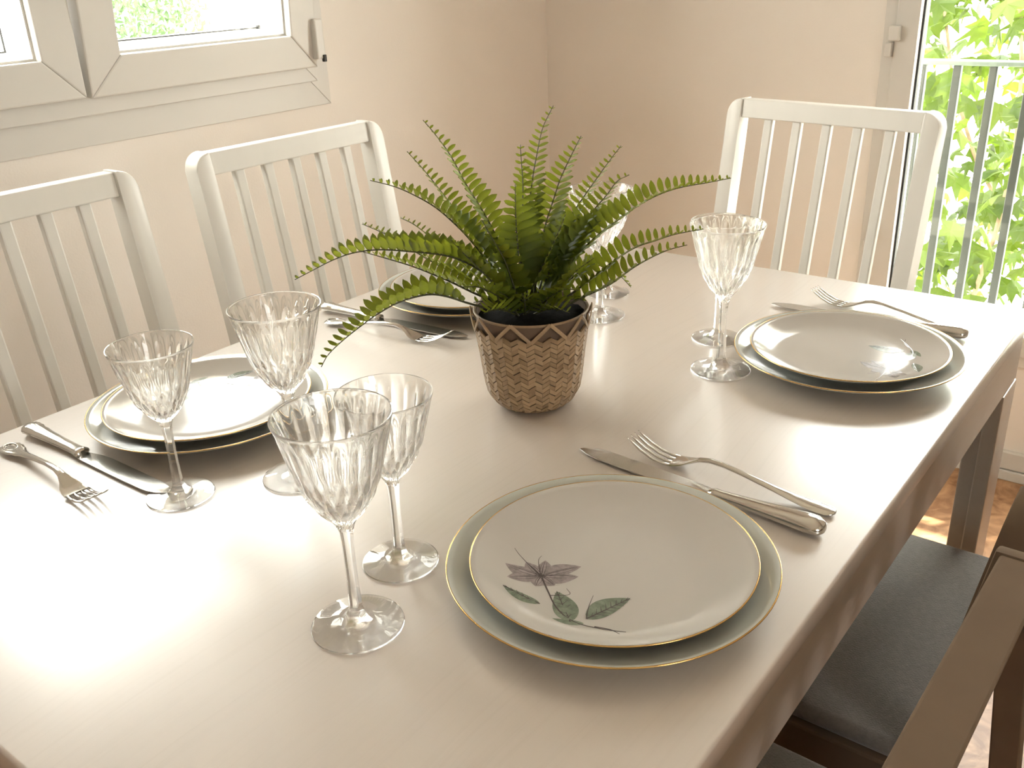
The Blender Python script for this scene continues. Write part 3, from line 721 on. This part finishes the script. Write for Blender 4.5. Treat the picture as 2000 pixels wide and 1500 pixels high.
def make_knife(label, fancy=False, group=None):
    t = thing('table_knife', label, 'knife', (0, 0, 0), 0, group); bm = bmesh.new()
    if fancy:
        rows = [(0, .004, .0065, .0030), (.002, .0092, .0065, .0050), (.006, .0112, .0066, .0056), (.010, .0105, .0066, .0056), (.014, .0110, .0066, .0055), (.019, .0093, .0064, .0052), (.026, .0098, .0062, .0050), (.034, .0086, .0060, .0048), (.060, .0074, .0056, .0044), (.085, .0068, .0052, .0042), (.098, .0072, .0052, .0042), (.101, .0082, .0052, .0046), (.105, .0082, .0052, .0046), (.107, .0058, .0052, .0030)]
    else:
        rows = [(0, .004, .0066, .0030), (.002, .0086, .0066, .0052), (.008, .0116, .0076, .0072), (.018, .0118, .0076, .0072), (.034, .0106, .0070, .0064), (.060, .0084, .0060, .0050), (.085, .0064, .0050, .0040), (.097, .0058, .0046, .0034), (.101, .0064, .0044, .0040), (.104, .0058, .0042, .0036), (.107, .0040, .0040, .0026)]
    taper(bm, rows, 14); smooth_angle(mesh_obj('handle', bm, 'steel', t), 50)
    bm = bmesh.new(); L0, L1 = .1065, .247; edge = []; back = []
    for i in range(15):
        s = i / 14; y = L0 + (L1 - L0) * s
        wE = -.0100 * (0.5 + 0.5 * min(1, s * 6)) * (1 - (max(0, s - .82) / .18) ** 2 * .55) - 0.001
        wB = .0078 + .001 * sin(pi * s * .9) - (max(0, s - .80) / .20) ** 2.4 * .0090
        edge.append((wE, y)); back.append((wB, y))
    prism(bm, edge + [(-.0050, L1 + .0016), (-.0042, L1 + .0018)] + back[::-1], .0022, .0034, 'z', .0003)
    smooth_angle(mesh_obj('blade', bm, 'steel_blade', t), 30)
    return t
def aim(o, hx, hy, tx, ty, z=H + 0.0004, flip=False):
    o.location = (hx, hy, z); o.rotation_euler = (0, 0, atan2(ty - hy, tx - hx) - pi / 2)
f1 = make_fork('steel fork with plain handle at the near setting', group='plain steel forks')
aim(f1, 0.5505, 0.0325, 0.5600, 0.238)
f2 = copy_tree(f1); f2['label'] = 'steel fork with its tines up behind the far right plate'; aim(f2, 1.043, 0.052, 1.071, 0.256)
k1 = make_knife('steel knife with plain handle beside the near plate', group='plain steel knives')
aim(k1, 0.5150, 0.0290, 0.5340, 0.276)
k2 = copy_tree(k1); k2['label'] = 'steel knife behind the far right plate, only its blade tip showing'; aim(k2, 1.0240, 0.0440, 1.024, 0.291)
f3 = make_fork('steel fork with shell handle at the far left edge of the table', True, 'shell handled forks'); aim(f3, 0.2125, 0.7800, 0.1990, 0.5780)
f4 = copy_tree(f3); f4['label'] = 'steel fork behind the tall left glass, under the drooping frond'; aim(f4, 0.6530, 0.7740, 0.6770, 0.5700)
k3 = make_knife('steel knife with shell handle on the left, tip by the small glass foot', True, 'shell handled knives'); aim(k3, 0.2455, 0.7960, 0.2480, 0.5500)
k4 = copy_tree(k3); k4['label'] = 'steel knife lying before the plate behind the fern'; aim(k4, 0.6860, 0.8170, 0.7040, 0.5720)

# ================================================================ potted fern
PX, PY = 0.6010, 0.3855
fern = thing('potted_fern', 'bushy green fern in a woven cane basket pot in the middle of the table', 'plant', (PX, PY, H))
POT = [(0.0, .030), (.002, .036), (.006, .0415), (.012, .0460), (.020, .0498), (.032, .0522), (.048, .0542), (.064, .0560), (.078, .0580), (.092, .0600), (.102, .0615), (.110, .0625)]
# inner liner pot
bm = bmesh.new()
prof = [(0, .004)] + [(interp(POT, z) - .0030, z) for z in (.004, .008, .014, .022, .04, .06, .08, .095, .108)] + [(.0572, .1082), (.0572, .098), (0, .098)]
lathe(bm, prof, 64); liner = smooth_angle(mesh_obj('liner_pot', bm, 'liner', fern), 50)
bm = bmesh.new(); lathe(bm, [(0, .1075), (.02, .1065), (.04, .1035), (.0568, .1000), (.0568, .0985), (0, .0985)], 40)
for v in bm.verts:
    if v.co.z > .1: v.co.z += .0012 * sin(v.co.x * 900) * cos(v.co.y * 700)
mesh_obj('soil', bm, 'soil', fern, smooth=True)
basket = bpy.data.objects.new('basket', None); COL.objects.link(basket); basket.parent = fern
NC, NR = 46, 17; ZB, ZT = .0015, .0935
cells = []; cell_me = {}
def zrow(i): return ZB + (ZT - ZB) * i / NR
for i in range(NR):
    for sg in (0, 1):
        z0, z1 = zrow(i), zrow(i + 1); dz = (z1 - z0); skew = dz * 0.95 * (1 if sg else -1)
        bm = bmesh.new(); hw_ = pi / NC; gp = 0.0; rows_ = []
        for layer, off in ((0, -.0012), (1, .0002)):
            for a, s_ in ((-hw_ * 1.02, -1), (hw_ * 1.02, 1)):
                for zz in (z0 + dz * .06, z1 - dz * .06):
                    z = max(0.0008, zz + skew * s_ * .5); r = interp(POT, z) + off + (0 if layer == 0 else .0010 * (1 if s_ * (1 if sg else -1) > 0 else 0))
                    rows_.append(bm.verts.new((r * cos(a), r * sin(a), z)))
        mid = []
        V = rows_
        for f in ((4, 5, 7, 6), (0, 1, 5, 4), (2, 6, 7, 3), (0, 4, 6, 2), (1, 3, 7, 5)): bm.faces.new([V[q] for q in f])
        bmesh.ops.recalc_face_normals(bm, faces=bm.faces)
        me = bpy.data.meshes.new('strip'); bm.to_mesh(me); bm.free(); me.materials.append(M['cane']); cell_me[(i, sg)] = me
to_cam = atan2(-0.182 - PY, -0.1535 - PX)
for i in range(NR):
    for k in range(NC):
        a = 2 * pi * (k + .5) / NC + 0.01 * sin(i * 3 + k)
        cells.append((cos(a - to_cam) * (1 if i > 1 else .6), a, (i, k % 2)))
cells.sort(key=lambda q: -q[0])
for w, a, key in cells[:300]:
    o = link('strip', cell_me[key], basket); o.rotation_euler.z = a
bm = bmesh.new()
for w, a, key in cells[300:]:
    n0 = len(bm.verts); bm.from_mesh(cell_me[key]); bm.verts.ensure_lookup_table(); R_ = Matrix.Rotation(a, 4, 'Z')
    for v in bm.verts[n0:]: v.co = R_ @ v.co
o = mesh_obj('strip_weave', bm, 'cane', basket); o['kind'] = 'stuff'
bm = bmesh.new(); torus(bm, .0598, .1085, .0014, 72, 8); mesh_obj('rim_hoop', bm, 'cane', basket, smooth=True)
for k in range(10):          # zigzag of split cane under the rim
    a0 = to_cam + radians(-27 + 36 * k + 8); da = pi / 10
    for s in (-1, 1):
        pts = []
        for j in range(6):
            f = j / 5; a = a0 + s * da * f; z = .1105 - .0195 * f; r = interp(POT, z) + .0016
            pts.append((r * cos(a), r * sin(a), z))
        bm = bmesh.new(); sweep(bm, pts, [(.0008, .0021)] * 6, 6); mesh_obj('rim_cane', bm, 'cane', basket)
bm = bmesh.new(); lathe(bm, [(0.0, .0004), (.030, .0002), (.036, .0022), (.0, .0022)], 40); mesh_obj('base_disc', bm, 'cane', basket)

def leaflet_mesh(kind):
    bm = bmesh.new(); n = 6; cols = []
    for i in range(n + 1):
        t = i / n; w = [.10, .17, .205, .215, .20, .145, .02][i]
        z = -.10 * t * t + .015 * sin(9 * t)
        sh = .05 * sin(pi * t) * (1 if kind else -1)
        cols.append((bm.verts.new((t, w + sh, z - .05)), bm.verts.new((t, sh, z)), bm.verts.new((t, -w + sh, z - .05))))
    for A, B in zip(cols, cols[1:]):
        bm.faces.new((A[0], B[0], B[1], A[1])); bm.faces.new((A[1], B[1], B[2], A[2]))
    me = bpy.data.meshes.new('leaflet'); bm.to_mesh(me); bm.free(); me.materials.append(M['fern'])
    me.polygons.foreach_set('use_smooth', [True] * len(me.polygons)); return me
LM = [leaflet_mesh(0), leaflet_mesh(1)]
rf_ = random.Random(11); allleaf = []; frond_roots = []
for fi, (Lmax, pts) in enumerate(FRONDS):
    n = 40; P, L = resample(pts, n); fr_ = []
    root = bpy.data.objects.new('frond', None); COL.objects.link(root); root.parent = fern; frond_roots.append(root)
    base, tip = P[0], P[-1]; az = Vector((tip.x - base.x, tip.y - base.y, 0))
    if az.length < .02: az = Vector((0.72, 0.57, 0)) * -1
    az.normalize(); side0 = Vector((az.y, -az.x, 0))
    bm = bmesh.new(); sweep(bm, P, [.00125 * (1 - .75 * i / n) + .0001 for i in range(n + 1)], 6)
    mesh_obj('stalk', bm, 'rachis', root, smooth=True)
    nl = int(L / .0078)
    for k in range(nl):
        s = (k + .5) / nl
        if s < .14: continue
        i = min(n - 1, int(s * n)); f = s * n - i; q = P[i].lerp(P[i + 1], f); tg = (P[i + 1] - P[i]).normalized()
        sd = tg.cross(Vector((0, 0, 1)))
        vert = abs(tg.z)
        sd = (sd.normalized() if sd.length > .02 else side0) * (1 - vert ** 3) + side0 * (vert ** 3)
        sd -= tg * sd.dot(tg); sd.normalize(); nm = sd.cross(tg).normalized()
        if nm.z < 0 and vert < .8: nm = -nm
        env = min(1, (s - .08) / .16) * (1 - max(0, (s - .45)) / .55 * .94) ** .7
        ln = max(.0048, Lmax * 1.62 * env) * rf_.uniform(.92, 1.08)
        for sg in (-1, 1):
            up = rf_.uniform(.28, .50) + .45 * (1 - vert)
            d = (sd * sg + nm * up + tg * .30).normalized()
            yv = (tg - d * tg.dot(d)).normalized(); zv = d.cross(yv)
            wd = ln * (0.80 if ln > .008 else 1.0)
            mt = Matrix(((d.x * ln, yv.x * wd, zv.x * ln, q.x), (d.y * ln, yv.y * wd, zv.y * ln, q.y), (d.z * ln, yv.z * wd, zv.z * ln, q.z), (0, 0, 0, 1)))
            toc = Vector((-0.1535 - PX, -0.182 - PY, .44)).normalized()
            vis = ln * abs(zv.dot(toc)) * (1 + 3 * (q.dot(toc))) * (1 if s > .3 else .6)
            allleaf.append((vis, fi, mt, sg > 0))
allleaf.sort(key=lambda t: -t[0])
for vis, fi, mt, k in allleaf[:300]:
    o = link('leaflet', LM[int(k)], frond_roots[fi]); o.matrix_local = mt
rest = {}
for vis, fi, mt, k in allleaf[300:]: rest.setdefault(fi, []).append((mt, k))
for fi, L_ in rest.items():
    bm = bmesh.new()
    for mt, k in L_:
        n0 = len(bm.verts); bm.from_mesh(LM[int(k)]); bm.verts.ensure_lookup_table()
        for v in bm.verts[n0:]: v.co = mt @ v.co
    o = mesh_obj('small_leaflets', bm, 'fern', frond_roots[fi], smooth=True); o['kind'] = 'stuff'
